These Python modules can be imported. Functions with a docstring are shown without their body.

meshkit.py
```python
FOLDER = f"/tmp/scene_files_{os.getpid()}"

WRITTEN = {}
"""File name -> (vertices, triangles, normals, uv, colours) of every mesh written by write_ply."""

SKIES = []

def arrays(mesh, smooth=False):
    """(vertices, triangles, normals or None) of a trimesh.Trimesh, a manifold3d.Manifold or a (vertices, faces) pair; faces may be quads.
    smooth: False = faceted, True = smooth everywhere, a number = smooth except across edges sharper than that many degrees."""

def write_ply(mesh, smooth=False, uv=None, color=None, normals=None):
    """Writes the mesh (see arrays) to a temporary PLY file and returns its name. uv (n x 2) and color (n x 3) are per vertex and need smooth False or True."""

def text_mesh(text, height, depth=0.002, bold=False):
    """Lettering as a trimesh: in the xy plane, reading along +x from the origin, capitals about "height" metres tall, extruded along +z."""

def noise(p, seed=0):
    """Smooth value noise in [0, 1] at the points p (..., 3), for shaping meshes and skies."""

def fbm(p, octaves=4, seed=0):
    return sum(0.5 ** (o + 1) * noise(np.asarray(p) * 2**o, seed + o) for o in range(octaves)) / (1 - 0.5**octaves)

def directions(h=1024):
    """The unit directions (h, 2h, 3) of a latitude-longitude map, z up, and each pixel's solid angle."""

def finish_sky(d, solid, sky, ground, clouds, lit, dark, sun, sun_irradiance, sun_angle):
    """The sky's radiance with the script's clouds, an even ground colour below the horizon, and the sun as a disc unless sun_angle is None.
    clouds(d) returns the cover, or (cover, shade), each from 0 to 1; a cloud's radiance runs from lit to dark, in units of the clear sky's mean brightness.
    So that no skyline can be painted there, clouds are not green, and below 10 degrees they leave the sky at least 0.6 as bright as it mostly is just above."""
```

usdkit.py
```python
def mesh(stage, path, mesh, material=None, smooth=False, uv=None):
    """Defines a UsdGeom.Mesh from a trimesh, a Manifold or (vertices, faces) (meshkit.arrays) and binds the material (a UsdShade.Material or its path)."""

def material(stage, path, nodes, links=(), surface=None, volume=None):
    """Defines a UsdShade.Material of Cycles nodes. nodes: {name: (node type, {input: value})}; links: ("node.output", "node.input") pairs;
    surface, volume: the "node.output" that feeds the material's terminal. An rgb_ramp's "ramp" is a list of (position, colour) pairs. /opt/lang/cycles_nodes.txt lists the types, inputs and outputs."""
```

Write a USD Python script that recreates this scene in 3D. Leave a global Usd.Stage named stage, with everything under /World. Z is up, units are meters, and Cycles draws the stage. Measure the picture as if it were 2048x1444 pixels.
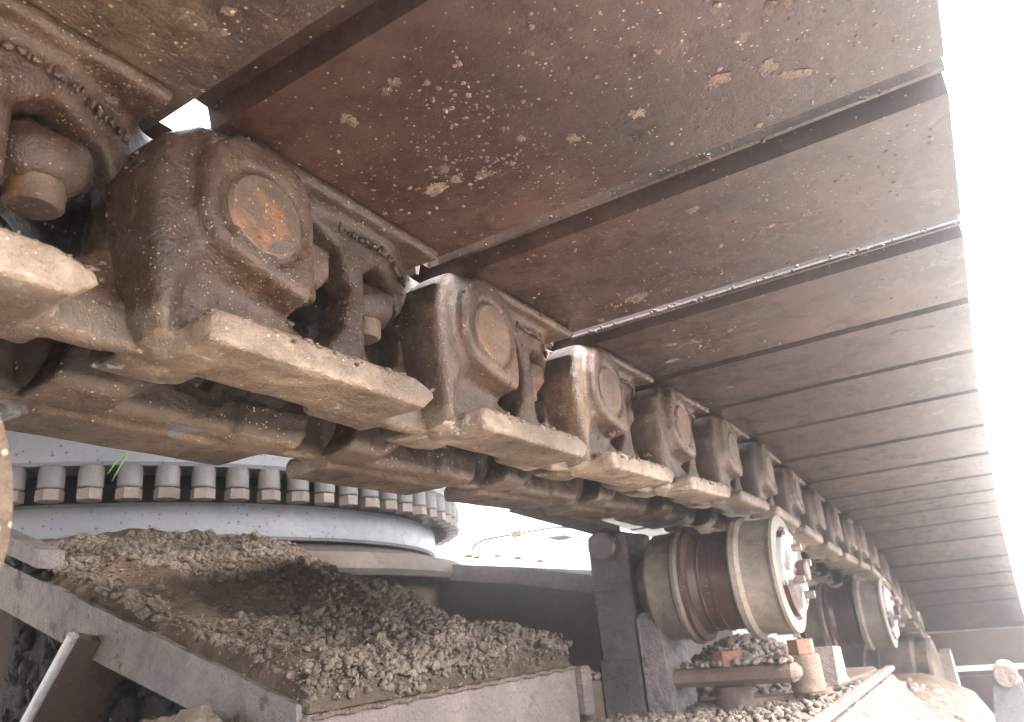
import math, random
import numpy as np, trimesh, usdkit, meshkit
from pxr import Usd, UsdGeom, UsdLux, UsdShade, Gf, Sdf
from shapely.geometry import Polygon, box as sbox
import manifold3d as m3

stage = Usd.Stage.CreateInMemory()
UsdGeom.SetStageUpAxis(stage, UsdGeom.Tokens.z)
UsdGeom.SetStageMetersPerUnit(stage, 1.0)
W = UsdGeom.Xform.Define(stage, '/World')
stage.SetDefaultPrim(W.GetPrim())
UsdGeom.Scope.Define(stage, '/World/Looks')

# ------------------------------------------------------------------ camera, sky, sun, exposure
U, Z0 = 0.24, 0.72            # one modelling unit in metres (track plate height over the lens), height of the origin
EXPOSURE = 3.3
GLARE_HAZE = 0.14  # density of the mist added for lens glare
SKY_STRENGTH, SUN_INTENSITY = 0.15, 0.38
SUN = np.array([0.30, -0.78, 1.08]); SUN /= np.linalg.norm(SUN)
R = np.array([[0.52905519, 0.242845, 0.81309711], [-0.84394457, 0.2506688, 0.47426018], [-0.08864636, -0.9371187, 0.33756535]])
cam = UsdGeom.Camera.Define(stage, '/World/camera')
r_, u_, b_ = R[:, 0], -R[:, 1], -R[:, 2]
cam.AddTransformOp().Set(Gf.Matrix4d(*r_, 0, *u_, 0, *b_, 0, 0, 0, Z0, 1))
cam.CreateFocalLengthAttr(4.52); cam.CreateHorizontalApertureAttr(4.52 * 2048 / 1500); cam.CreateVerticalApertureAttr(4.52 * 1444 / 1500)
cam.CreateClippingRangeAttr(Gf.Vec2f(0.01, 500)); cam.CreateFStopAttr(3.2); cam.CreateFocusDistanceAttr(0.46)
cam.CreateExposureAttr(EXPOSURE)
dome = UsdLux.DomeLight.Define(stage, '/World/sky')
dome.GetPrim().SetCustomDataByKey('kind', 'structure')
el, rot = math.asin(SUN[2]), math.atan2(SUN[0], SUN[1])
skym = usdkit.material(stage, '/World/Looks/sky', {
    'sky': ('sky_texture', {'sky_type': 'single_scattering', 'sun_disc': False, 'sun_elevation': el, 'sun_rotation': rot, 'aerosol_density': 2.5}),
    'tc': ('texture_coordinate', {}), 'n': ('noise_texture', {'scale': 2.2, 'detail': 6.0, 'roughness': 0.6}),
    'r': ('rgb_ramp', {'ramp': [(0.15, (0.5, 0.5, 0.5)), (0.55, (1, 1, 1))]}),
    'h': ('hsv', {'saturation': 0.08, 'value': 1.25}), 'mx': ('mix_color', {}),
    'bg': ('background_shader', {'strength': SKY_STRENGTH})},
    [('tc.generated', 'n.vector'), ('n.fac', 'r.fac'), ('sky.color', 'h.color'), ('r.color', 'mx.fac'), ('sky.color', 'mx.a'), ('h.color', 'mx.b'), ('mx.result', 'bg.color')], surface='bg.background')
UsdShade.MaterialBindingAPI.Apply(dome.GetPrim()).Bind(skym)
sun = UsdLux.DistantLight.Define(stage, '/World/sun')
sun.CreateIntensityAttr(SUN_INTENSITY); sun.CreateAngleAttr(28.0); sun.CreateNormalizeAttr(True); sun.CreateColorAttr(Gf.Vec3f(1, 0.95, 0.87))
zx = np.cross([0, 0, 1.0], SUN); zx /= np.linalg.norm(zx); zy = np.cross(SUN, zx)
sun.AddTransformOp().Set(Gf.Matrix4d(*zx, 0, *zy, 0, *SUN, 0, 0, 0, 0, 1))

# ------------------------------------------------------------------ helpers
used = {}
def numbered(parent, name):
    k = (parent, name); n = used.get(k, 0); used[k] = n + 1
    return name if n == 0 else f'{name}_{n:03d}'
def tag(p, label=None, cat=None, group=None, kind=None):
    p = p.GetPrim() if hasattr(p, 'GetPrim') else p
    for k, v in (('label', label), ('category', cat), ('group', group), ('kind', kind)):
        if v: p.SetCustomDataByKey(k, v)
    return p
BASE = {}
def thing(name, label, cat, base=(0, 0, 0), group=None, kind=None, matrix=None):
    """an Xform at the thing's base (modelling units); the parts are given in absolute units, or, with a matrix, in the thing's own"""
    path = '/World/' + numbered('/World', name)
    x = UsdGeom.Xform.Define(stage, path)
    if matrix is None:
        x.AddTranslateOp().Set(Gf.Vec3d(*(float(c) for c in (base[0] * U, base[1] * U, base[2] * U + Z0)))); BASE[path] = np.asarray(base, float)
    else:
        x.AddTransformOp().Set(Gf.Matrix4d(*matrix.T.ravel().tolist())); BASE[path] = np.zeros(3)
    return tag(x, label, cat, group, kind)
def root_of(path):
    return '/'.join(path.split('/')[:3])
def vf(mesh):
    v, f, _ = meshkit.arrays(mesh, False); return v, f
def part(name, mesh, mat, parent, smooth=30, label=None, kind=None):
    pp = str(parent.GetPath()); path = pp + '/' + numbered(pp, name)
    v, f = vf(mesh)
    b = BASE[root_of(pp)]
    m = usdkit.mesh(stage, path, ((v - b) * U, f), mat, smooth=smooth)
    return tag(m, label, None, None, kind)
def single(name, mesh, mat, label=None, cat=None, group=None, kind=None, smooth=30, base=None):
    v, f = vf(mesh)
    path = '/World/' + numbered('/World', name)
    b = np.array([v[:, 0].mean(), v[:, 1].mean(), v[:, 2].min()]) if base is None else np.asarray(base, float)
    m = usdkit.mesh(stage, path, ((v - b) * U, f), mat, smooth=smooth)
    m.AddTranslateOp().Set(Gf.Vec3d(float(b[0] * U), float(b[1] * U), float(b[2] * U + Z0)))
    return tag(m, label, cat, group, kind)

def cat(*ms):
    vs, fs, n = [], [], 0
    for m in ms:
        v, f = vf(m); vs.append(v); fs.append(f + n); n += len(v)
    return np.vstack(vs), np.vstack(fs)
def bbox(x0, x1, y0, y1, z0, z1, c=0.012):
    """a box with chamfered edges"""
    c = min(c, (x1 - x0) * .3, (y1 - y0) * .3, (z1 - z0) * .3)
    pts = []
    for i in (0, 1):
        for j in (0, 1):
            for k in (0, 1):
                for a in range(3):
                    d = [c, c, c]; d[a] = 0
                    pts.append(((x0 + d[0], x1 - d[0])[i], (y0 + d[1], y1 - d[1])[j], (z0 + d[2], z1 - d[2])[k]))
    return m3.Manifold.hull_points(np.array(pts, float))
def prism(poly, y0, y1, axis='y', c=0.0):
    """2-D outline extruded: axis y takes (x, z) outlines, z takes (x, y), x takes (y, z)"""
    cs = m3.CrossSection([np.asarray(poly, float)], m3.FillRule.NonZero)
    v, f = vf(m3.Manifold.extrude(cs, y1 - y0))
    if axis == 'y':
        v = np.c_[v[:, 0], v[:, 2] + y0, v[:, 1]]; f = f[:, ::-1]
    elif axis == 'x':
        v = np.c_[v[:, 2] + y0, v[:, 0], v[:, 1]]
    else:
        v = np.c_[v[:, 0], v[:, 1], v[:, 2] + y0]
    return v, f
def lathe(profile, center, axis='y', n=72):
    """profile: (radius, along axis), closed at the axis; axis position absolute"""
    p = np.asarray(profile, float)
    m = trimesh.creation.revolve(p, sections=n)
    v, f = m.vertices.copy(), m.faces.copy()
    if axis == 'y':
        v = np.c_[v[:, 0], v[:, 2], -v[:, 1]]
    elif axis == 'x':
        v = np.c_[v[:, 2], v[:, 1], -v[:, 0]]
    m = trimesh.Trimesh(v + np.asarray(center, float), f, process=False)
    if m.volume < 0: m.invert()
    return np.array(m.vertices), np.array(m.faces)
def cyl(r, h0, h1, center, axis='z', n=32, c=0.008):
    return lathe([(0, h0), (r - c, h0), (r, h0 + c), (r, h1 - c), (r - c, h1), (0, h1)], center, axis, n)
def tube(path, r, n=8):
    path = np.asarray(path, float); vs, fs = [], []
    rr = np.broadcast_to(r, len(path))
    up = np.array([0.13, 0.2, 0.97])
    for i, p in enumerate(path):
        t = path[min(i + 1, len(path) - 1)] - path[max(i - 1, 0)]; t /= np.linalg.norm(t)
        a = np.cross(t, up); a /= np.linalg.norm(a); b = np.cross(a, t)
        w = np.arange(n) * 2 * math.pi / n
        vs.append(p + rr[i] * (np.cos(w)[:, None] * a + np.sin(w)[:, None] * b))
    v = np.vstack(vs + [path[:1], path[-1:]]); k = len(path)
    for i in range(k - 1):
        for j in range(n):
            q = (j + 1) % n
            fs += [(i * n + j, (i + 1) * n + j, (i + 1) * n + q), (i * n + j, (i + 1) * n + q, i * n + q)]
    for j in range(n):
        q = (j + 1) % n
        fs += [(k * n, j, q), (k * n + 1, (k - 1) * n + q, (k - 1) * n + j)]
    m = trimesh.Trimesh(v, np.array(fs), process=False)
    if m.volume < 0: m.invert()
    return np.array(m.vertices), np.array(m.faces)
ICO = {s: trimesh.creation.icosphere(subdivisions=s) for s in (0, 1, 2, 3)}
def lumps(pts, sizes, seed, sub=1, flat=0.75, rough=0.5, normals=None):
    """many irregular lumps of dried mud as one mesh"""
    rng = np.random.default_rng(seed); pts = np.asarray(pts, float); sizes = np.asarray(sizes, float)
    bv, bf = np.array(ICO[sub].vertices), np.array(ICO[sub].faces); n = len(pts)
    q = rng.normal(size=(n, 4)); q /= np.linalg.norm(q, axis=1, keepdims=True)
    w, x, y, z = q.T
    rm = np.stack([1 - 2 * (y * y + z * z), 2 * (x * y - z * w), 2 * (x * z + y * w), 2 * (x * y + z * w), 1 - 2 * (x * x + z * z), 2 * (y * z - x * w), 2 * (x * z - y * w), 2 * (y * z + x * w), 1 - 2 * (x * x + y * y)], 1).reshape(n, 3, 3)
    sc = rng.uniform(0.7, 1.3, (n, 3))
    off = rng.uniform(0, 100, (n, 1, 3))
    rad = 1 + rough * (meshkit.fbm(bv[None] * 1.3 + off, 3) - 0.5) * 2 + (0.35 * (meshkit.noise(bv[None] * 3.2 + off) - 0.5) if sub > 1 else 0)
    v = bv[None] * rad[..., None] * sc[:, None]
    v = np.einsum('nij,nkj->nki', rm, v)
    v[..., 2] *= flat
    v = v * sizes[:, None, None] + pts[:, None]
    f = bf[None] + (np.arange(n) * len(bv))[:, None, None]
    return v.reshape(-1, 3), f.reshape(-1, 3)
def surface_nets(fn, lo, hi, h, noise_amp=0.0):
    """the zero surface of a signed distance (negative inside), as a smooth closed mesh"""
    ax = [np.arange(a, b + h, h) for a, b in zip(lo, hi)]
    X, Y, Z = np.meshgrid(*ax, indexing='ij')
    D = fn(X, Y, Z).astype(np.float32)
    nx, ny, nz = D.shape
    s = D < 0
    acc = np.zeros((nx - 1, ny - 1, nz - 1, 3), np.float32); cnt = np.zeros((nx - 1, ny - 1, nz - 1), np.float32)
    sl = lambda o, n: slice(o, n - 1 + o)
    corner = {(i, j, k): D[sl(i, nx), sl(j, ny), sl(k, nz)] for i in (0, 1) for j in (0, 1) for k in (0, 1)}
    for a in range(3):
        for c0 in corner:
            if c0[a]: continue
            c1 = list(c0); c1[a] = 1; c1 = tuple(c1)
            d0, d1 = corner[c0], corner[c1]
            m = (d0 < 0) != (d1 < 0)
            t = np.where(m, d0 / np.where(m, d0 - d1, 1), 0)
            for b in range(3):
                acc[..., b] += np.where(m, (t if b == a else c0[b]), 0)
            cnt += m
    act = cnt > 0
    idx = -np.ones(act.shape, np.int64); idx[act] = np.arange(act.sum())
    ijk = np.argwhere(act)
    v = (ijk + acc[act] / cnt[act][:, None]) * h + np.asarray(lo)
    quads = []
    for a in range(3):
        b, c = (a + 1) % 3, (a + 2) % 3
        lo_s = [slice(1, -1)] * 3; lo_s[a] = slice(0, -1)
        hi_s = list(lo_s); hi_s[a] = slice(1, None)
        m = s[tuple(lo_s)] != s[tuple(hi_s)]
        p = np.argwhere(m); 
        if not len(p): continue
        flip = s[tuple(lo_s)][m]
        p[:, b] += 1; p[:, c] += 1
        def at(db, dc):
            q = p.copy(); q[:, b] -= db; q[:, c] -= dc
            return idx[q[:, 0], q[:, 1], q[:, 2]]
        q = np.stack([at(1, 1), at(0, 1), at(0, 0), at(1, 0)], 1)
        q[~flip] = q[~flip][:, ::-1]
        quads.append(q)
    q = np.vstack(quads); q = q[(q >= 0).all(1)]
    f = np.vstack([q[:, [0, 1, 2]], q[:, [0, 2, 3]]])
    return v, f
def smin(a, b, k):
    h = np.clip(0.5 + 0.5 * (b - a) / k, 0, 1)
    return b * (1 - h) + a * h - k * h * (1 - h)
def smax(a, b, k): return -smin(-a, -b, k)
def sd_box(x, y, z, x0, x1, y0, y1, z0, z1, r=0.02):
    qx = np.abs(x - (x0 + x1) / 2) - (x1 - x0) / 2 + r; qy = np.abs(y - (y0 + y1) / 2) - (y1 - y0) / 2 + r; qz = np.abs(z - (z0 + z1) / 2) - (z1 - z0) / 2 + r
    return np.sqrt(np.maximum(qx, 0) ** 2 + np.maximum(qy, 0) ** 2 + np.maximum(qz, 0) ** 2) + np.minimum(np.maximum(qx, np.maximum(qy, qz)), 0) - r
def sd_poly(x, z, pts):
    """2-D distance to a polygon (negative inside)"""
    pts = np.asarray(pts, float); d = np.full(x.shape, 1e9); s = np.ones(x.shape)
    n = len(pts)
    for i in range(n):
        a, b = pts[i], pts[i - 1]
        ex, ez = b - a; wx, wz = x - a[0], z - a[1]
        t = np.clip((wx * ex + wz * ez) / (ex * ex + ez * ez), 0, 1)
        d = np.minimum(d, (wx - ex * t) ** 2 + (wz - ez * t) ** 2)
        c1, c2, c3 = z >= a[1], z < b[1], ex * wz > ez * wx
        s = np.where((c1 & c2 & c3) | (~c1 & ~c2 & ~c3), -s, s)
    return s * np.sqrt(d)
def extr(d2, y, y0, y1, r=0.02):
    qy = np.abs(y - (y0 + y1) / 2) - (y1 - y0) / 2 + r; d2 = d2 + r
    return np.minimum(np.maximum(d2, qy), 0) + np.sqrt(np.maximum(d2, 0) ** 2 + np.maximum(qy, 0) ** 2) - r

# ------------------------------------------------------------------ materials
SAT = {'cast_steel': .68, 'cast_link_steel': .68, 'wet_dark_link': .7, 'shoe_steel': .68, 'muddy_shoe_steel': .75, 'dark_brown_steel': .82, 'frame_brown': .86, 'wet_mud': .85, 'worn_rail': .86, 'brown_rail': .85, 'clod_mud': .95, 'pin_steel': .85}
def grime(name, dark, light, dust, dust_amt=0.5, rough=(0.35, 0.75), grain=0.5, grain_col=(0.42, 0.33, 0.22), grain_scale=420, bump=1.0, big=9.0, metal=0.0, rust=None, spec=0.5, peel=None, zone=None, bdist=0.0045):
    k_ = SAT.get(name, 1.0); dark, light, dust = ((c[0] * 1.05, c[1] * (0.6 + 0.4 * k_), c[2] * k_) for c in (dark, light, dust))
    n = {'g': ('geometry', {}),
         'n1': ('noise_texture', {'scale': big, 'detail': 5.0, 'roughness': 0.6}),
         'n2': ('noise_texture', {'scale': big * 5.3, 'detail': 6.0, 'roughness': 0.65}),
         'n3': ('noise_texture', {'scale': 700.0, 'detail': 4.0, 'roughness': 0.7}),
         'r1': ('rgb_ramp', {'ramp': [(0.3, dark), (0.7, light)]}),
         'mul': ('math', {'math_type': 'multiply'}),
         'r2': ('rgb_ramp', {'ramp': [(max(0.02, 0.36 - 0.3 * dust_amt), (0, 0, 0)), (0.62 - 0.36 * dust_amt, (min(1, 0.35 + dust_amt),) * 3)]}),
         'm1': ('mix_color', {'b': dust}),
         'v': ('voronoi_texture', {'scale': float(grain_scale)}), 'vs': ('separate_color', {}),
         'vt': ('math', {'math_type': 'multiply', 'value2': 0.34}), 'vd': ('math', {'math_type': 'less_than'}),
         'gn': ('noise_texture', {'scale': 14.0, 'detail': 3.0}),
         'gm': ('rgb_ramp', {'ramp': [(0.42, (0.25 * grain,) * 3), (0.62, (grain,) * 3)]}),
         'gp': ('math', {'math_type': 'less_than'}), 'gf': ('math', {'math_type': 'multiply'}),
         'm2': ('mix_color', {'b': grain_col}),
         'fine': ('rgb_ramp', {'ramp': [(0.25, (0.62,) * 3), (0.75, (1.3,) * 3)]}), 'm3': ('mix_color', {'blend_type': 'multiply', 'fac': 0.75, 'use_clamp': False}),
         'rr': ('rgb_ramp', {'ramp': [(0.3, (rough[0],) * 3), (0.65, (rough[1],) * 3)]}),
         'b1': ('bump', {'strength': min(1.0, 0.55 * bump), 'distance': 0.0016}), 'b2': ('bump', {'strength': min(1.0, 0.7 * bump), 'distance': bdist}), 'b3': ('bump', {'strength': 0.8, 'distance': 0.0012}),
         'p': ('principled_bsdf', {'metallic': metal, 'specular_ior_level': spec})}
    l = [('g.position', 'n1.vector'), ('g.position', 'n2.vector'), ('g.position', 'n3.vector'), ('g.position', 'v.vector'), ('g.position', 'gn.vector'),
         ('n1.fac', 'r1.fac'), ('n1.fac', 'mul.value1'), ('n2.fac', 'mul.value2'), ('mul.value', 'r2.fac'), ('r1.color', 'm1.a'), ('r2.color', 'm1.fac'),
         ('v.color', 'vs.color'), ('vs.r', 'vt.value1'), ('v.distance', 'vd.value1'), ('vt.value', 'vd.value2'), ('gn.fac', 'gm.fac'), ('vs.g', 'gp.value1'), ('gm.color', 'gp.value2'),
         ('vd.value', 'gf.value1'), ('gp.value', 'gf.value2'), ('gf.value', 'm2.fac'), ('n3.fac', 'fine.fac'), ('m2.result', 'm3.a'), ('fine.color', 'm3.b'),
         ('n2.fac', 'rr.fac'), ('rr.color', 'p.roughness'), ('n3.fac', 'b1.height'), ('n2.fac', 'b2.height'), ('b1.normal', 'b2.normal'), ('gf.value', 'b3.height'), ('b2.normal', 'b3.normal'), ('b3.normal', 'p.normal'), ('m3.result', 'p.base_color')]
    last = 'm1.result'
    if rust:
        n['n4'] = ('noise_texture', {'scale': big * 2.7, 'detail': 6.0, 'roughness': 0.7, 'distortion': 0.6}); n['r4'] = ('rgb_ramp', {'ramp': [(rust[1], (0, 0, 0)), (rust[1] + 0.12, (0.9,) * 3)]}); n['m4'] = ('mix_color', {'b': rust[0]})
        l += [('g.position', 'n4.vector'), ('n4.fac', 'r4.fac'), (last, 'm4.a'), ('r4.color', 'm4.fac')]; last = 'm4.result'
    if peel:
        n['n5'] = ('noise_texture', {'scale': peel[2], 'detail': 7.0, 'roughness': 0.65, 'distortion': 0.4}); n['r5'] = ('rgb_ramp', {'ramp': [(peel[1], (0, 0, 0)), (peel[1] + 0.03, (1, 1, 1))]}); n['m5'] = ('mix_color', {'b': peel[0]})
        l += [('g.position', 'n5.vector'), ('n5.fac', 'r5.fac'), (last, 'm5.a'), ('r5.color', 'm5.fac')]; last = 'm5.result'
    if zone:
        col, z_top, z_low = zone
        n['tc'] = ('texture_coordinate', {}); n['tz'] = ('separate_xyz', {}); n['zn'] = ('math', {'math_type': 'multiply_add', 'value2': 0.012, 'value3': -0.006}); n['zs'] = ('math', {'math_type': 'add'})
        n['zr'] = ('map_range', {'range_type': 'smoothstep', 'from_min': z_low * U, 'from_max': z_top * U, 'to_min': 1.0, 'to_max': 0.0, 'clamp': True}); n['m6'] = ('mix_color', {}); n['zc'] = ('rgb_ramp', {'ramp': [(0.3, col[0]), (0.7, col[1])]})
        l += [('tc.object', 'tz.vector'), ('n2.fac', 'zn.value1'), ('zn.value', 'zs.value1'), ('tz.z', 'zs.value2'), ('zs.value', 'zr.value'), ('zr.result', 'm6.fac'), (last, 'm6.a'), ('n1.fac', 'zc.fac'), ('zc.color', 'm6.b')]; last = 'm6.result'
    l.append((last, 'm2.a'))
    return usdkit.material(stage, '/World/Looks/' + name, n, l, surface='p.BSDF')

M = {}
CASTARGS = ((0.026, 0.016, 0.013), (0.075, 0.049, 0.036), (0.19, 0.14, 0.10), 0.33, (0.11, 0.42), 0.42)
M['cast'] = grime('cast_steel', *CASTARGS, bump=0.9, grain_scale=680, grain_col=(0.30, 0.225, 0.155), rust=((0.10, 0.050, 0.030), 0.56))
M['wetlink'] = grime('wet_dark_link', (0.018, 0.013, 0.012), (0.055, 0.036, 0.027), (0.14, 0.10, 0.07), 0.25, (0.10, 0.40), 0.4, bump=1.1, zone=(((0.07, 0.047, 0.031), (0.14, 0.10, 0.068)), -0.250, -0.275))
M['castlink'] = grime('cast_link_steel', *CASTARGS, bump=0.9, grain_scale=680, grain_col=(0.30, 0.225, 0.155), rust=((0.10, 0.050, 0.030), 0.56), zone=(((0.06, 0.042, 0.029), (0.13, 0.095, 0.067)), -0.222, -0.25))
M['pin'] = grime('pin_steel', (0.06, 0.05, 0.047), (0.12, 0.08, 0.055), (0.20, 0.14, 0.09), 0.4, (0.28, 0.55), 0.4, bump=0.7, big=15, rust=((0.24, 0.10, 0.038), 0.52), grain_col=(0.3, 0.23, 0.15))
M['rail'] = grime('worn_rail', (0.07, 0.052, 0.039), (0.20, 0.158, 0.12), (0.40, 0.34, 0.275), 0.36, (0.20, 0.5), 0.2, bump=1.1, bdist=.005, big=14, peel=((0.36, 0.33, 0.29), 0.605, 42.0), grain_col=(0.46, 0.39, 0.31))
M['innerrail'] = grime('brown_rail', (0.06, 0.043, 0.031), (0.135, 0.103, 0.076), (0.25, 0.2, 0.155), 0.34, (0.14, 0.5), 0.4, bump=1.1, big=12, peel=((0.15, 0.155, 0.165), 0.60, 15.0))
M['plate'] = grime('shoe_steel', (0.019, 0.0105, 0.009), (0.048, 0.027, 0.022), (0.125, 0.085, 0.06), 0.30, (0.20, 0.44), 0.26, spec=0.65, bump=0.45, big=6, grain_scale=480, grain_col=(0.33, 0.245, 0.17), rust=((0.055, 0.024, 0.017), 0.57))
M['plate_muddy'] = grime('muddy_shoe_steel', (0.024, 0.015, 0.011), (0.06, 0.039, 0.027), (0.15, 0.108, 0.075), 0.5, (0.22, 0.55), 0.5, bump=1.2, big=9, grain_scale=380, grain_col=(0.36, 0.27, 0.17))
M['mudspot'] = grime('spattered_mud', (0.07, 0.048, 0.034), (0.15, 0.108, 0.077), (0.24, 0.18, 0.13), 0.5, (0.4, 0.8), 0.4, bump=1.0, big=30)
M['mud'] = grime('clod_mud', (0.08, 0.061, 0.045), (0.20, 0.158, 0.122), (0.33, 0.27, 0.215), 0.5, (0.3, 0.7), 0.5, bump=1.4, big=11, grain_scale=300, grain_col=(0.46, 0.38, 0.27))
M['wetmud'] = grime('wet_mud', (0.05, 0.034, 0.023), (0.13, 0.092, 0.063), (0.25, 0.19, 0.14), 0.35, (0.15, 0.5), 0.75, bump=1.5, bdist=.010, big=9, grain_scale=260, grain_col=(0.42, 0.33, 0.22))
M['gravel'] = grime('gravel', (0.12, 0.095, 0.072), (0.25, 0.205, 0.165), (0.36, 0.3, 0.245), 0.5, (0.5, 0.85), 0.4, bump=1.0, big=25)
M['paint'] = grime('pale_paint', (0.16, 0.145, 0.14), (0.27, 0.24, 0.225), (0.30, 0.24, 0.20), 0.38, (0.18, 0.45), 0.4, bdist=.012, bump=2.0, big=10, grain_scale=200, grain_col=(0.2, 0.15, 0.12), peel=((0.12, 0.085, 0.068), 0.60, 36.0), rust=((0.17, 0.105, 0.075), 0.60))
M['pinkpaint'] = grime('dusty_pink_paint', (0.19, 0.15, 0.135), (0.29, 0.235, 0.21), (0.34, 0.28, 0.235), 0.4, (0.4, 0.7), 0.4, bdist=.010, bump=1.4, big=10, grain_scale=220, grain_col=(0.25, 0.17, 0.13), peel=((0.17, 0.155, 0.155), 0.61, 30.0), rust=((0.20, 0.11, 0.075), 0.60))
M['ring'] = grime('grey_ring_paint', (0.17, 0.18, 0.195), (0.25, 0.26, 0.275), (0.20, 0.17, 0.145), 0.34, (0.22, 0.42), 0.7, bump=0.5, big=8, grain_scale=150, grain_col=(0.05, 0.045, 0.04))
M['bolt'] = grime('bolt_steel', (0.105, 0.10, 0.097), (0.20, 0.185, 0.175), (0.23, 0.18, 0.14), 0.4, (0.25, 0.5), 0.35, bump=0.7, big=14, grain_scale=260, grain_col=(0.12, 0.09, 0.07))
M['bolthead'] = grime('bolt_head', (0.13, 0.105, 0.09), (0.24, 0.19, 0.16), (0.26, 0.17, 0.125), 0.4, (0.3, 0.5), 0.3, bump=0.6, big=20)
M['grease'] = grime('oily_and_shade_black', (0.006, 0.005, 0.005), (0.020, 0.015, 0.013), (0.06, 0.042, 0.03), 0.2, (0.10, 0.30), 0.25, bump=1.8, spec=0.35, big=14, grain_scale=200, grain_col=(0.2, 0.17, 0.13))  # real grease, and the painted shade on the ring neck
M['block'] = grime('flaking_black_block', (0.07, 0.062, 0.058), (0.18, 0.158, 0.148), (0.2, 0.165, 0.14), 0.3, (0.2, 0.5), 0.2, bump=1.8, big=12, peel=((0.10, 0.095, 0.095), 0.56, 26.0))
M['dark'] = grime('dark_brown_steel', (0.055, 0.04, 0.034), (0.10, 0.073, 0.06), (0.17, 0.13, 0.105), 0.35, (0.45, 0.7), 0.3, bump=0.6, big=6)
M['dusty'] = grime('dusty_edge', (0.16, 0.13, 0.11), (0.25, 0.21, 0.18), (0.33, 0.28, 0.23), 0.5, (0.5, 0.8), 0.4, bump=0.9, big=9)
M['rollerbrown'] = grime('oily_brown_roller', (0.042, 0.023, 0.018), (0.088, 0.049, 0.037), (0.2, 0.12, 0.08), 0.12, (0.18, 0.34), 0.15, bump=0.3, big=7)
M['rollertan'] = grime('worn_roller_tread', (0.11, 0.09, 0.073), (0.215, 0.183, 0.15), (0.34, 0.28, 0.22), 0.4, (0.26, 0.5), 0.35, bump=0.7, big=9, metal=0.15, rust=((0.11, 0.062, 0.04), 0.56))
M['cappaint'] = grime('cap_white_paint', (0.36, 0.36, 0.36), (0.5, 0.5, 0.49), (0.4, 0.36, 0.32), 0.3, (0.3, 0.5), 0.2, bump=0.5, big=9, peel=((0.045, 0.022, 0.018), 0.52, 13.0))
M['rustbolt'] = grime('rusty_orange', (0.19, 0.09, 0.06), (0.33, 0.16, 0.105), (0.40, 0.29, 0.21), 0.4, (0.6, 0.85), 0.2, bump=1.0, big=20)
M['clay'] = grime('frame_brown', (0.095, 0.066, 0.053), (0.17, 0.125, 0.105), (0.29, 0.225, 0.185), 0.42, (0.5, 0.8), 0.5, bump=1.0, big=10)
M['steelgrey'] = grime('grey_steel', (0.13, 0.14, 0.155), (0.22, 0.225, 0.235), (0.3, 0.25, 0.22), 0.25, (0.35, 0.6), 0.3)
M['glint'] = grime('painted_glint_edge', (0.45, 0.45, 0.46), (0.6, 0.6, 0.6), (0.5, 0.46, 0.42), 0.3, (0.15, 0.4), 0.2, metal=0.3)  # pale colour paints the glint on the gusset edge
M['ground'] = grime('dry_ground', (0.38, 0.35, 0.30), (0.52, 0.48, 0.42), (0.58, 0.54, 0.48), 0.5, (0.7, 0.95), 0.5, bump=1.5, big=1.2, grain_scale=40, grain_col=(0.55, 0.52, 0.48))
M['hose'] = grime('black_hose', (0.05, 0.045, 0.035), (0.12, 0.10, 0.07), (0.2, 0.16, 0.09), 0.3, (0.4, 0.6), 0.2, bump=0.3)
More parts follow.
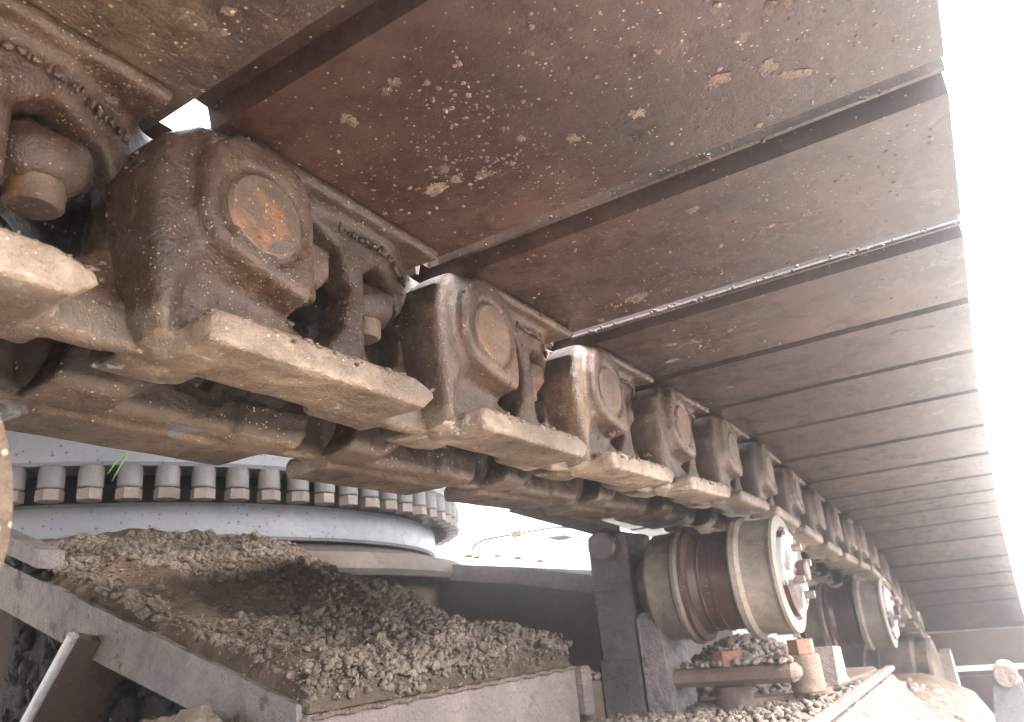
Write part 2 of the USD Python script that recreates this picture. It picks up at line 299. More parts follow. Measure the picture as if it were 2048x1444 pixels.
M['fitting'] = grime('dull_brass', (0.22, 0.16, 0.06), (0.32, 0.24, 0.10), (0.35, 0.28, 0.16), 0.3, (0.4, 0.6), 0.2, bump=0.3)
M['grass'] = usdkit.material(stage, '/World/Looks/grass', {'p': ('principled_bsdf', {'base_color': (0.16, 0.28, 0.07), 'roughness': 0.5})}, [], surface='p.BSDF')

# ------------------------------------------------------------------ ground
gv = []
G = 120
single('ground', trimesh.creation.box((2 * G, 2 * G, 0.5), trimesh.transformations.translation_matrix((0, 0, -3.25))), M['ground'], kind='structure', smooth=False, base=(0, 0, -3.0))

# ------------------------------------------------------------------ carbody, legs, slewing ring
CX, CY = 4.475, 6.976
YS = np.array([1.9, 2.155, 4.24, 4.5, 6.0]); ZS = np.array([-0.24, -0.151, 0.567, 0.62, 0.62])
def deck_z(y): return np.interp(y, YS, ZS)
car = thing('undercarriage_body', 'dark brown steel undercarriage body with sloping muddy leg below the grey slewing ring', 'undercarriage', (CX, CY, -2.2))
part('centre_drum', lathe([(0, -1.7), (2.98, -1.7), (3.0, -1.68), (3.0, 0.47), (2.98, 0.478), (0, 0.478)], (CX, CY, 0), 'z', 120), M['dark'], car)
part('top_flange', lathe([(0, 0.48), (3.12, 0.48), (3.16, 0.52), (3.16, 0.60), (3.12, 0.64), (0, 0.64)], (CX, CY, 0), 'z', 160), M['dusty'], car)
part('ring_seat', lathe([(0, 0.642), (2.92, 0.642), (2.90, 0.70), (2.80, 0.735), (0, 0.735)], (CX, CY, 0), 'z', 160), M['dark'], car)
# near leg: thick sloping top plate, inset side, end plate
yy = np.array([2.1, 2.3, 2.474, 2.7, 2.951, 3.35, 3.754, 4.242, 4.45])
T = np.interp(yy, [2.1, 2.6, 3.4, 4.2], [0.18, 0.19, 0.21, 0.21])
leg_out = [(y, deck_z(y)) for y in yy] + [(y, deck_z(y) - t) for y, t in zip(yy[::-1], T[::-1])]
part('leg_top_plate', prism(leg_out, 1.95, 3.46, 'x'), M['paint'], car, smooth=20)
side = [(y, deck_z(y) - t - .004) for y, t in zip(yy, T)] + [(4.45, -1.2), (2.1, -1.2)]
part('leg_flare', prism([(3.464, 2.55), (3.464, 2.1), (3.9, 2.1), (3.9, 2.2)], -.36, -.17, 'z'), M['clay'], car, smooth=False)
part('leg_web', prism(side, 2.16, 3.3, 'x'), M['grease'], car, smooth=20)
part('leg_end_plate', bbox(1.97, 3.9, 2.06, 2.14, -1.2, -0.205), M['pinkpaint'], car, label='pale dusty end plate of the muddy leg')
wx = np.arange(1.99, 3.88, .011); wy = np.full(len(wx), 2.052); part('weld_bead', lumps(np.c_[wx, wy, np.full(len(wx), -.212) + .003 * np.sin(wx * 40)], np.full(len(wx), .012), 71, 1, .8, .4), M['clay'], car, smooth=True)
wy = np.arange(2.2, 4.2, .012); part('weld_bead', lumps(np.c_[np.full(len(wy), 2.15), wy, deck_z(wy) - np.interp(wy, [2.1, 2.6, 3.4, 4.2], [0.18, 0.19, 0.21, 0.21]) - .008], np.full(len(wy), .018), 72, 1, 1, .4), M['clay'], car, smooth=True)
part('leg_end_rib', bbox(3.93, 4.03, 2.03, 2.13, -0.46, -0.215), M['pinkpaint'], car)
part('leg_lug', bbox(4.04, 4.6, 2.06, 2.2, -0.62, -0.30), M['clay'], car)
# gusset, its edge glint painted pale, and the small plate above the strip
GA, GBt = np.array([1.85, 3.285, 0.145]), np.array([1.83, 3.90, -0.58])
gd = GBt - GA; gn = np.cross(gd / np.linalg.norm(gd), [1, 0, 0]) * .022
part('gusset', m3.Manifold.hull_points(np.array([p + o + e for p in (GA, GBt) for o in (np.zeros(3), np.array([.30, 0, 0]) if p is GBt else np.array([.30, 0, -.06])) for e in (gn, -gn)])), M['dark'], car, smooth=False)
part('gusset_edge', tube([GA - (.012, 0, 0), GBt - (.012, 0, 0)], 0.024, 8), M['glint'], car, smooth=60)
tz = [(3.74, 0.60), (4.5, 0.78), (4.5, 0.68), (3.74, 0.50)]
part('stop_plate', prism([(3.755, 0.468), (3.755, 0.552), (4.6, 0.845), (4.6, 0.76)], 1.9, 2.02, 'x'), M['paint'], car, smooth=False)
# far leg of the X
fy = [2.1, 2.3, 2.687, 3.27, 4.03, 4.6, 5.5]; fz = [0.20, 0.25, 0.358, 0.483, 0.60, 0.63, 0.63]
fl = [(y, z) for y, z in zip(fy, fz)] + [(y, z - .135) for y, z in zip(fy[::-1], fz[::-1])]
part('far_leg_flange', prism(fl, 5.46, 7.1, 'x'), M['dusty'], car, smooth=40)
fl2 = [(y, z - .139) for y, z in zip(fy, fz)] + [(5.5, -1.4), (2.1, -1.4)]
part('far_leg_web', prism(fl2, 5.52, 7.0, 'x'), M['dark'], car, smooth=40)

ring = thing('slewing_ring', 'grey painted slewing ring with a row of hanging bolts under it', 'slewing ring', (CX, CY, 0.74))
part('lower_ring', lathe([(2.5, 0.755), (2.82, 0.755), (2.845, 0.775), (2.845, 0.975), (2.825, 1.005), (2.74, 1.018), (2.5, 1.02)], (CX, CY, 0), 'z', 220), M['ring'], ring)
part('neck', lathe([(2.5, 1.022), (2.72, 1.022), (2.72, 1.15), (2.78, 1.195), (2.5, 1.195)], (CX, CY, 0), 'z', 200), M['grease'], ring)  # near-black colour paints in the shade of the recess behind the bolts
part('upper_ring', lathe([(2.5, 1.198), (3.06, 1.198), (3.09, 1.218), (3.09, 1.46), (3.06, 1.48), (2.5, 1.48)], (CX, CY, 0), 'z', 220), M['ring'], ring)
part('upper_flange', lathe([(2.5, 1.482), (3.02, 1.482), (3.02, 1.56), (3.10, 1.58), (3.10, 1.72), (2.5, 1.72)], (CX, CY, 0), 'z', 200), M['ring'], ring)
hexa = lambda r: [(r * math.cos(k * math.pi / 3), r * math.sin(k * math.pi / 3)) for k in range(6)]
rng = np.random.default_rng(5)
for k in range(88):
    a = -2.315 + 0.0716 * (k - 1)
    if k > 1 and a > -2.315 - .0716 + 2 * math.pi - 0.05: break
    c = np.array([CX + 3.03 * math.cos(a), CY + 3.03 * math.sin(a)])
    sl = lathe([(0, 1.06), (0.066, 1.06), (0.074, 1.068), (0.074, 1.17), (0.066, 1.196), (0, 1.196)], (c[0], c[1], 0), 'z', 18)
    bp = part('bolt', sl, M['bolt'], ring, smooth=40)
    rz = rng.uniform(0, 6)
    hx = [(c[0] + x * math.cos(rz) - y * math.sin(rz), c[1] + x * math.sin(rz) + y * math.cos(rz)) for x, y in hexa(0.078)]
    part('bolt_head', prism(hx, 0.985, 1.052, 'z'), M['bolthead'], bp, smooth=False)
bl = [(2.62, 4.45, 1.235), (2.60, 4.43, 1.16), (2.57, 4.41, 1.10), (2.53, 4.40, 1.02)]
GB = np.array([2.66, 4.28, 1.30])
single('grass_blade', cat(tube([GB, GB + (-.03, .02, -.06), GB + (-.05, .05, -.13), GB + (-.09, .07, -.24)], [0.005, .006, .005, .002], 5), tube([GB + (-.03, .02, -.06), GB + (-.09, .05, -.13), GB + (-.12, .07, -.20)], [.005, .005, .002], 5)), M['grass'], 'thin green blade of grass caught on the ring bolts', 'grass blade', smooth=60)

# the machine's upper deck, overhead beyond the track: added to shade the ring and the leg
up = thing('upper_deck', 'dark underside of the upper deck, added for shade above the slewing ring', 'deck', (3, 7, 1.85))
part('deck_plate', bbox(-4.0, 9.0, 2.35, 12.5, 1.86, 2.1, .03), M['dark'], up)
part('turntable', lathe([(0, 1.722), (3.0, 1.722), (3.0, 1.858), (0, 1.858)], (CX, CY, 0), 'z', 96), M['dark'], up)
for k_ in range(6): part('rib', bbox(-3.9, 8.9, 2.6 + 1.8 * k_, 2.66 + 1.8 * k_, 1.80, 1.858, .01), M['dark'], up)

# mud on the near leg
def mudz(x, y, seed=3):
    p = np.stack([x, y, 0 * x], -1)
    b = deck_z(y) + 0.02
    big = np.clip(meshkit.fbm(p * 2.6 + 7, 4, seed) - 0.42, 0, 1)
    ridge = np.exp(-((y - 3.35) / 0.35) ** 2) * np.exp(-((x - 2.85) / 0.4) ** 2) * 0.07 + np.exp(-((y - 3.05) / 0.5) ** 2) * np.exp(-((x - 3.25) / 0.35) ** 2) * 0.10 + np.exp(-((y - 3.75) / 0.3) ** 2) * np.exp(-((x - 3.3) / 0.3) ** 2) * 0.10 + np.exp(-((y - 2.3) / 0.18) ** 2) * np.exp(-((x - 3.1) / 0.9) ** 2) * 0.05
    t = np.clip((y - 3.2) / 0.65, 0, 1); t = t * t * (3 - 2 * t) * np.clip((x - 1.97) / .35, 0, 1) * 0.085
    return b + t + 0.03 + 0.20 * big * np.clip((x - 1.95) * 2.5, 0, 1) + ridge + 0.07 * (meshkit.fbm(p * 11, 4, 9) - 0.5) * np.clip((x - 1.95) * 4, .15, 1)
nx_, ny_ = 110, 170
gx, gy = np.meshgrid(np.linspace(0, 1, nx_), np.linspace(2.07, 4.30, ny_), indexing='ij')
XR = lambda y: 3.54 + 0.36 * np.clip((2.55 - y) / .4, 0, 1)
gx = 1.975 + gx * (XR(gy) - 1.975)
gz = mudz(gx, gy)
edge = np.minimum.reduce([(gx - 1.975) / .04, (XR(gy) - gx) / .06, (gy - 2.07) / .03, 0 * gx + 1]).clip(0, 1)
gz = gz * edge + (deck_z(gy) - 0.02) * (1 - edge)
ii = np.arange(nx_ * ny_).reshape(nx_, ny_)
qf = np.stack([ii[:-1, :-1], ii[1:, :-1], ii[1:, 1:], ii[:-1, 1:]], -1).reshape(-1, 4)
single('mud_layer', (np.stack([gx, gy, gz], -1).reshape(-1, 3), qf), M['wetmud'], 'wet brown mud spread over the sloping leg', 'mud', kind='stuff', smooth=True)
rng = np.random.default_rng(11)
ny0 = 60000
y = rng.uniform(2.08, 4.2, ny0); y[:9000] = rng.uniform(2.075, 2.25, 9000); x = 1.98 + rng.random(ny0) * (XR(y) - 2.0)
d = meshkit.fbm(np.stack([x * 2.0, y * 2.0, 0 * x + 5.0], -1), 3, 4)
near = np.clip((2.75 - y) / .6, 0, 1) * 0.25 + np.clip((y - 3.7) / .3, 0, 1) * 0.22 + np.exp(-((x - 3.35) / .25) ** 2) * .2
keep = np.flatnonzero(d + near - 0.22 * np.exp(-((x - 2.1) / .2) ** 2) > 0.30 + rng.uniform(0, .2, ny0)); keep = rng.permutation(keep)[:11000]
szs = 0.004 + 0.015 * rng.random(len(keep)) ** 3.5
pts = np.c_[x[keep], y[keep], mudz(x[keep], y[keep]) + szs * .4]
fx = rng.uniform(1.98, 3.88, 1500); fz = rng.uniform(-.2, -.06, 1500) + .05 * meshkit.noise(np.c_[fx * 4, 0 * fx, 0 * fx])
fy = 2.075 + .05 * (fz + .2) / .14 + rng.uniform(-.02, .02, 1500)
pts = np.vstack([pts, np.c_[fx, fy, fz]]); szs = np.r_[szs, .004 + .014 * rng.random(1500) ** 2.5]
single('mud_crumbs', lumps(pts, szs, 21, 1, 0.9, 0.9), M['mud'], 'small crumbs of dried mud strewn over the sloping leg', 'mud', kind='stuff', smooth=50)
y = rng.uniform(2.08, 4.2, 14000); x = 1.98 + rng.random(14000) * (XR(y) - 2.0)
gr = np.c_[x, y][meshkit.fbm(np.stack([x * 4, y * 4, 0 * x + 2.0], -1), 3, 8) > rng.uniform(.38, .62, 14000)][:4500]
single('mud_grit', lumps(np.c_[gr, mudz(gr[:, 0], gr[:, 1]) + .002], 0.003 + 0.007 * rng.random(len(gr)) ** 2, 61, 0, .8, .5), M['mudspot'], 'fine wet grit stuck in the mud of the sloping leg', 'grit', kind='stuff', smooth=True)
n_c = 0
while n_c < 90:
    x, y = rng.uniform(2.0, 3.54), rng.uniform(2.12, 4.2)
    if n_c < 45: x = rng.uniform(2.9, 3.55)
    if 45 <= n_c < 70: y = rng.uniform(2.10, 2.3); x = rng.uniform(2.1, XR(y) - .03)
    d = meshkit.fbm(np.array([[x * 2.0, y * 2.0, 5.0]]), 3, 4)[0]
    if d < 0.42: continue
    s = rng.uniform(0.016, 0.036)
    z = float(mudz(np.array([x]), np.array([y]))[0])
    k = rng.integers(2, 5)
    ps = np.array([x, y, z + s * .25]) + rng.normal(size=(k, 3)) * s * np.array([.75, .75, .35])
    single('mud_clod', lumps(ps, s * rng.uniform(.55, 1.0, k), 100 + n_c, 3, 0.85, 0.85), M['mud'], 'rough clod of grey brown mud on the sloping leg below the slewing ring', 'mud clod', 'mud clods on the sloping leg', smooth=True)
    n_c += 1
pk = [(1.90 + rng.uniform(-.1, .2), rng.uniform(2.35, 2.85), rng.uniform(-.34, -.20)) for _ in range(120)]
part('leg_shelf', bbox(1.75, 2.155, 2.15, 3.0, -.40, -.33), M['dark'], car)
single('mud_heap', lumps(pk, rng.uniform(.02, .06, 120), 33, 2, .9, .7), M['mud'], 'pale heap of mud in the pocket beneath the leg at the bottom edge', 'mud', kind='stuff', smooth=True)
oy = rng.uniform(2.3, 4.4, 700); oz = deck_z(oy) - .22 - rng.random(700) ** 1.3 * .7
part('oily_grime', lumps(np.c_[2.15 + rng.uniform(0, .03, 700), oy, oz], .012 + .04 * rng.random(700) ** 2.5, 39, 1, 1.2, .8), M['grease'], car, smooth=True, kind='stuff')
pw = [(1.97 + rng.uniform(-.02, .12), 3.80 + .35 * t, 0.455 + .13 * t + rng.uniform(-.03, .02)) for t in rng.random(16)]
single('grease_blob', lumps(pw, rng.uniform(.02, .05, 16), 35, 2, .8, .5), M['grease'], 'shiny black lump of grease between the two pale plates at the left edge', 'grease', smooth=True)

# ------------------------------------------------------------------ track frame under the rollers
fr = thing('crawler_beam', 'long brown track frame covered in gravel under the carrier rollers', 'beam', (3.5, 1.4, -2.4))
frame_out = [(2.04, -0.505), (0.86, -0.505), (0.80, -0.53), (0.42, -1.05), (0.36, -1.2), (0.36, -2.2), (2.04, -2.2)]
part('beam', prism(frame_out, -2.7, 6.3, 'x'), M['clay'], fr, smooth=20)
frame2 = [(2.0, -0.80), (0.95, -0.80), (0.80, -0.84), (0.50, -1.0), (0.36, -1.25), (0.36, -2.2), (2.0, -2.2)]
part('nose', prism(frame2, 6.32, 9.6, 'x'), M['wetmud'], fr, smooth=30)
part('edge_bar', bbox(2.5, 6.28, 0.775, 0.835, -0.50, -0.465, .01), M['pinkpaint'], fr, label='bright straight edge bar along the frame')
part('rear_bar', prism([(6.3, -0.56), (10.2, -0.94), (10.2, -1.04), (6.3, -0.70)], 0.98, 1.06, 'y'), M['clay'], fr)
rng = np.random.default_rng(17)
gp, gs = [], []
for _ in range(4200):
    x = rng.uniform(2.6, 6.2); y = rng.uniform(0.52, 2.0)
    z = -0.50 if y > .84 else -0.50 - (0.84 - y) * 1.35
    s = rng.uniform(.006, .024)
    gp.append((x, y, z + s * .3)); gs.append(s)
for _ in range(1100):
    x = rng.normal(5.1, .4); y = rng.normal(1.5, .3); q = math.hypot(x - 5.25, y - 1.52); z = float(np.interp(q, [0, .12, .35, .55, .66], [-.17, -.185, -.30, -.42, -.5]))
    if not 1.02 < y < 1.95 or x < 4.5: continue
    s = rng.uniform(.012, .03); gp.append((x, y, z)); gs.append(s)
for _ in range(700):
    x = rng.uniform(6.3, 8.6); y = rng.uniform(.5, 1.9); z = -.80 if y > .95 else -0.80 - (0.95 - y) * .5
    s = rng.uniform(.014, .04); gp.append((x, y, z + s * .3)); gs.append(s)
for _ in range(80):
    s = rng.uniform(.015, .03); gp.append((rng.uniform(4.06, 4.58), rng.uniform(2.07, 2.19), -.295 + s * .5)); gs.append(s)
for _ in range(90):
    s = rng.uniform(.012, .026); gp.append((rng.uniform(4.27, 4.43), rng.uniform(1.0, 1.7), -.275 + s * .5)); gs.append(s)
single('gravel', lumps(gp, gs, 41, 1, .85, .9), M['gravel'], 'loose gravel and crumbs of earth lying on the track frame', 'gravel', kind='stuff', smooth=50)
cone = lathe([(0, -.17), (.12, -.185), (.35, -.30), (.55, -.42), (.66, -.50), (0, -.50)], (5.25, 1.52, 0), 'z', 40)
cv = cone[0].copy(); cv[:, 2] += .04 * (meshkit.fbm(cv * 9, 3) - .5)
single('earth_mound', (cv, cone[1]), M['mud'], 'low mound of earth under the nearer full roller', 'earth', kind='stuff', smooth=True)

br = thing('roller_bracket', 'dark oily clamp post with a round bolt head holding the nearer carrier roller', 'roller bracket', (4.3, 1.9, -0.5))
part('clamp_block', cat(bbox(4.2, 4.62, 1.80, 2.05, -0.50, 0.50, .02), *[bbox(4.193, 4.21, 1.815, 2.035, z_, z_ + .012, .003) for z_ in (.10, .135, .17, .205, .24)]), M['block'], br, label='black greasy clamp block')
part('clamp_foot', bbox(4.19, 4.7, 1.805, 2.06, -0.52, -0.20, .015), M['block'], br)
part('clamp_bolt', lathe([(0, 4.10), (.075, 4.10), (.088, 4.115), (.088, 4.195), (0, 4.195)], (0, 1.915, 0.42), 'x', 28), M['rollerbrown'], br)
part('stay', prism([(1.65, -.52), (1.79, -.52), (1.79, 0.0), (1.76, .03), (1.70, .035), (1.66, -.01)], 4.19, 4.6, 'x'), M['paint'], br, smooth=20, label='pale upright stay beside the clamp block')
part('base_bar', bbox(4.26, 4.44, 0.99, 1.76, -0.375, -0.285, .03), M['clay'], br, label='flat brown bar across under the roller')
for y_ in (1.37,):
    part('spacer', cyl(.10, -.505, -.378, (4.4, y_, 0), 'z', 28), M['clay'], br)
    part('nut', prism([(4.35 + x, y_ - .01 + y) for x, y in hexa(.075)], -.283, -.205, 'z'), M['rustbolt'], br, smooth=False)
part('spacer', cyl(.088, -.455, -.262, (4.62, 1.02, 0), 'z', 28), M['clay'], br)
part('nut', prism([(4.62 + x, 1.02 + y) for x, y in hexa(.072)], -.26, -.185, 'z'), M['rustbolt'], br, smooth=False)
part('foot_plate', prism([(4.45, 1.30), (4.62, 1.08), (4.8, .98), (6.0, .86), (6.2, .9), (6.2, 1.6), (4.45, 1.6)], -.545, -.46, 'z'), M['clay'], br)
part('stop_block', prism([(4.98, -.458), (5.3, -.458), (5.28, -.27), (5.03, -.25)], .93, 1.16, 'y'), M['pinkpaint'], br, smooth=False)
part('arm', prism([(3.25, .565), (4.25, .50), (4.25, .535), (3.3, .60)], 1.84, 2.0, 'y'), M['dark'], br)

def roller(c, label, tread='rollertan', capm='cappaint'):
    c = np.array(c, float); t = thing('carrier_roller', label, 'roller', (c[0], 1.75, c[2]), 'carrier rollers')
    L = lambda pr, n=96: lathe([(a * .975, b) for a, b in pr], (c[0], 0, c[2]), 'y', n)
    part('tread', L([(0, 1.205), (.26, 1.205), (.318, 1.195), (.335, 1.18), (.333, 1.15), (.312, 1.13), (.307, 1.06), (.310, .99), (.322, .968), (.318, .952), (.255, .945), (.245, .965), (0, .965)]), M[tread], t, smooth=25)
    part('groove', L([(0, 1.208), (.262, 1.208), (.275, 1.24), (.272, 1.30), (.279, 1.305), (.279, 1.315), (.272, 1.32), (.270, 1.37), (.276, 1.375), (.276, 1.385), (.27, 1.39), (.29, 1.43), (.325, 1.448), (.325, 1.47), (0, 1.47)]), M['rollerbrown'], t, smooth=25)
    part('tread', L([(0, 1.472), (.33, 1.472), (.338, 1.49), (.335, 1.51), (.313, 1.53), (.306, 1.60), (.305, 1.67), (.29, 1.69), (0, 1.69)]), M[tread], t, smooth=25)
    part('shaft', L([(0, 1.692), (.21, 1.692), (.20, 1.76), (.13, 1.81), (.13, 2.0), (0, 2.0)], 48), M['rollerbrown'], t, smooth=25)
    cap = part('end_cap', L([(0, .963), (.238, .963), (.236, .925), (.20, .905), (.10, .90), (0, .90)], 64), M[capm], t, smooth=25, label='end cap with peeling white paint' if capm == 'cappaint' else None)
    for k in range(4):
        a = k * math.pi / 2 + .35
        part('cap_bolt', lathe([(0, .852), (.018, .852), (.021, .858), (.021, .903), (0, .903)], (c[0] + .13 * math.cos(a), 0, c[2] + .13 * math.sin(a)), 'y', 16), M['bolthead'], cap, smooth=40)
    part('plug', lathe([(0, .85), (.05, .85), (.058, .86), (.058, .898), (0, .898)], (c[0], 0, c[2]), 'y', 24), M['rollerbrown'], cap, smooth=30)
    return t
roller((0.137, 0, 0.165), 'tan roller rim cut off by the left edge of the picture', 'wetmud', 'wetmud')
roller((4.40, 0, 0.165), 'big carrier roller with white peeling end cap beside the clamp post')
roller((8.20, 0, -0.15), 'farther carrier roller, half hidden behind the nearer one')

# ------------------------------------------------------------------ track: links, pins, nuts and shoe plates
def link_sdf(x, y, z):
    """a cast link; x from its pin, y from the chain's middle (outside negative), z from the pin, the shoe plate above"""
    n = meshkit.fbm(np.stack([x, y, z], -1) * 9, 2, 2) - 0.5
    sh = np.clip((x - 0.40) / 0.24, 0, 1); sh = sh * sh * (3 - 2 * sh) * 0.085
    ys = y - sh
    out = [(-0.205, 0.03), (-0.19, -0.06), (-0.15, -0.27), (-0.12, -0.29), (0.47, -0.29), (0.76, -0.29), (0.83, -0.25), (0.88, -0.19), (0.955, -0.07), (0.965, 0.05), (0.90, 0.14), (0.80, 0.165), (0.60, 0.196), (0.03, 0.196), (-0.06, 0.17), (-0.15, 0.10)]
    d2 = sd_poly(x, z, out)
    web = extr(d2, ys, -0.255, -0.13, 0.035)
    # thinner centre of the web, leaving rims
    b1 = sd_poly(x, z, [(0.145, -0.14), (0.235, -0.165), (0.285, -0.10), (0.308, 0.0), (0.275, 0.085), (0.20, 0.115), (0.145, 0.10)])
    b2 = sd_poly(x, z, [(0.395, -0.145), (0.47, -0.155), (0.55, -0.085), (0.56, 0.01), (0.53, 0.06), (0.44, 0.075), (0.395, 0.04)])
    w1, w2 = extr(b1 - 0.014, y, -0.7, 0.4, 0.01), extr(b2 - 0.024, y, -0.7, 0.4, 0.01)
    win = np.minimum(w1, w2)
    # soft countersink round the windows
    sink = np.minimum(b1, b2) - 0.05
    sinkd = extr(sink, ys, -0.6, -0.250, 0.02)
    # big boss round the pin
    boss2 = sd_poly(x, z, [(-0.20, 0.03), (-0.185, 0.11), (-0.12, 0.165), (0.0, 0.188), (0.10, 0.17), (0.16, 0.10), (0.17, -0.02), (0.165, -0.095), (0.12, -0.135), (-0.02, -0.115), (-0.10, -0.11), (-0.135, -0.17), (-0.15, -0.27), (-0.175, -0.25), (-0.195, -0.10)])
    boss = extr(boss2, y, -0.296, -0.15, 0.03)
    pad2 = sd_poly(x, z, [(-0.135, 0.05), (-0.115, 0.115), (-0.06, 0.16), (0.02, 0.17), (0.09, 0.14), (0.132, 0.07), (0.145, -0.02), (0.145, -0.10), (0.118, -0.142), (0.085, -0.14), (-0.03, -0.115), (-0.10, -0.09), (-0.135, -0.04)])
    pad = extr(pad2, y, -0.335, -0.2, 0.022)
    far2 = np.sqrt((x - 0.785) ** 2 + z ** 2) - 0.175
    farb = extr(far2, y, -0.195, 0.02, 0.03)
    # neck above the rail, the rail and its inset tail
    rail2 = sd_poly(x, z, [(-0.125, -0.305), (0.43, -0.305), (0.47, -0.27), (0.455, -0.255), (0.40, -0.238), (-0.115, -0.243), (-0.132, -0.265)])
    rail = extr(rail2, y, -0.365, -0.185, 0.016)
    tail = sd_box(x, y, z, 0.30, 0.78, -0.205, -0.10, -0.292, -0.20, 0.02)
    top = sd_box(x, y, z, -0.01, 0.60, -0.30, -0.08, 0.165, 0.199, 0.015)
    web = smax(web, -sinkd, 0.03); web = smax(web, -extr(sink, ys, -0.152, 0.6, 0.02), 0.03)
    d = smin(web, boss, 0.055); d = smin(d, farb, 0.05); d = smin(d, top, 0.03)
    d = smin(d, pad, 0.028)
    d = smin(d, tail, 0.03); d = smin(d, rail, 0.018)
    d = smax(d, -win, 0.022)
    cav = sd_poly(x, z, [(0.475, -0.335), (0.60, -0.335), (0.665, -0.13), (0.54, -0.13)])
    d = smax(d, -extr(cav, y, -0.165, 0.3, 0.01), 0.015)
    # pin bore with a narrow seat around the pin end
    rr = np.sqrt(x ** 2 + z ** 2)
    ringg = np.sqrt((rr - 0.094) ** 2 + (y + 0.337) ** 2) - 0.011
    ringg = np.maximum(ringg, np.where((z < -0.03) & (x < 0.03) & (x > -.07), .02, -1))
    d = np.maximum(d, -ringg)
    return d + 0.006 * n
LO, HI = (-0.23, -0.39, -0.34), (0.99, 0.05, 0.215)
def build_link(h):
    v, f = surface_nets(link_sdf, LO, HI, h)
    return np.asarray(v, float), f
hi_link, lo_link = build_link(0.0075), build_link(0.017)
def split_rail(lk):
    """faces that belong to the worn rail (its lower band) and the rest"""
    v, f = lk
    c = v[f].mean(1)
    on = (c[:, 2] < -0.240) & (c[:, 1] < -0.17) & (c[:, 0] < 0.475) & (c[:, 0] > -.16) & ((c[:, 1] < -.30) | (c[:, 2] < -.27))
    on |= (c[:, 2] < -0.285) & (c[:, 0] < .8)
    def sub(ff):
        u, inv = np.unique(ff, return_inverse=True); return v[u], inv.reshape(-1, 3)
    return sub(f[~on]), sub(f[on])
def mirrored(m):
    v, f = m; v = v * (1, -1, 1); return v, f[:, ::-1]
HB, HR = split_rail(hi_link); LB, LR = split_rail(lo_link)

rngp = np.random.default_rng(23)
def plate_mesh(start=-0.135, end=0.640, tip=0.022, tipt=0.035, seed=0, jag=0.0):
    out = [(start, 0.2 + tip), (start + .014, 0.2 + tip), (start + .026, 0.2 + max(tip, .055)), (start + .075, 0.2 + max(tip * .95, .05)), (start + .088, 0.2015), (start + .098, 0.2005), (end - .012, 0.2005), (end, 0.204), (end, 0.216), (end - .09, 0.25), (0.06, 0.25), (start + .10, 0.256), (start + .085, 0.2 + max(tip, .055) + .03), (start, 0.2 + max(tip + tipt, (tip > .03) * .0 + .0) if tip > .013 else 0.2 + tip + tipt)]
    v, f = prism(out, -1.53, 1.54, 'y')
    man = m3.Manifold(m3.Mesh(v.astype(np.float32), f.astype(np.uint32)))
    for s in (-1, 1):
        y0 = -0.235 if s < 0 else 0.145
        k = 0.06 if jag else 0.0
        man -= m3.Manifold.cube([0.085 + k * 1.3, 0.085 + k * .5, 0.4]).translate([start - .02, y0 - k * .1, 0.1])
    return vf(man)
def grouser(x0): return prism([(x0 - .03, .252), (x0 + .03, .252), (x0 + .018, .36), (x0 - .018, .36)], -1.52, 1.53, 'y')
def nut_mesh(x, zt=0.11, zb=-0.035):
    a = bbox(x - .078, x + .078, -.215, -.09, zb, zt, .042)
    b = lathe([(0, zb - .03), (.038, zb - .035), (.046, zb - .028), (.046, zb + .01), (0, zb + .01)], (x, -.152, 0), 'z', 20)
    return a, b
def spatter(seed, n, k):
    r = np.random.default_rng(seed); N = n * 14
    x, y = r.uniform(-.0, .63, N), r.uniform(-1.5, .0, N)
    pr = 0.05 + 1.6 * np.maximum(0, meshkit.fbm(np.stack([x * 3 + seed, y * 3, 0 * x + 1.0], -1), 3, 6) - .45) * np.where(y > -.9, 1.2, .7)
    ok = np.flatnonzero(r.random(N) < pr)[:n]
    ss = .0015 + .0042 * r.random(len(ok)) ** 3 + np.where(r.random(len(ok)) < .008, .007 * r.random(len(ok)), 0)
    ps = np.c_[x[ok], y[ok], 0 * x[ok] + .2]
    out = [lumps(ps, ss, seed + 1, 1, .55, .6)]
    m_ = {5: 40, 6: 16, 7: 10, 8: 7, 9: 4}.get(k, 3)
    c_ = np.c_[r.uniform(0, .6, m_ // 3 + 1), r.uniform(-1.3, -.4, m_ // 3 + 1)]
    q_ = c_[r.integers(0, len(c_), m_)] + r.normal(size=(m_, 2)) * (.03, .06)
    q_ = q_[(q_[:, 0] > 0) & (q_[:, 0] < .6) & (q_[:, 1] > -1.44)]
    v_, f_ = lumps(np.c_[q_, 0 * q_[:, 0]], .008 + .018 * r.random(len(q_)) ** 2, seed + 2, 3, 1.0, 1.3)
    v_ = v_ * (1, 1, .12); v_[:, 2] += .2
    out.append((v_, f_))
    return cat(*out)

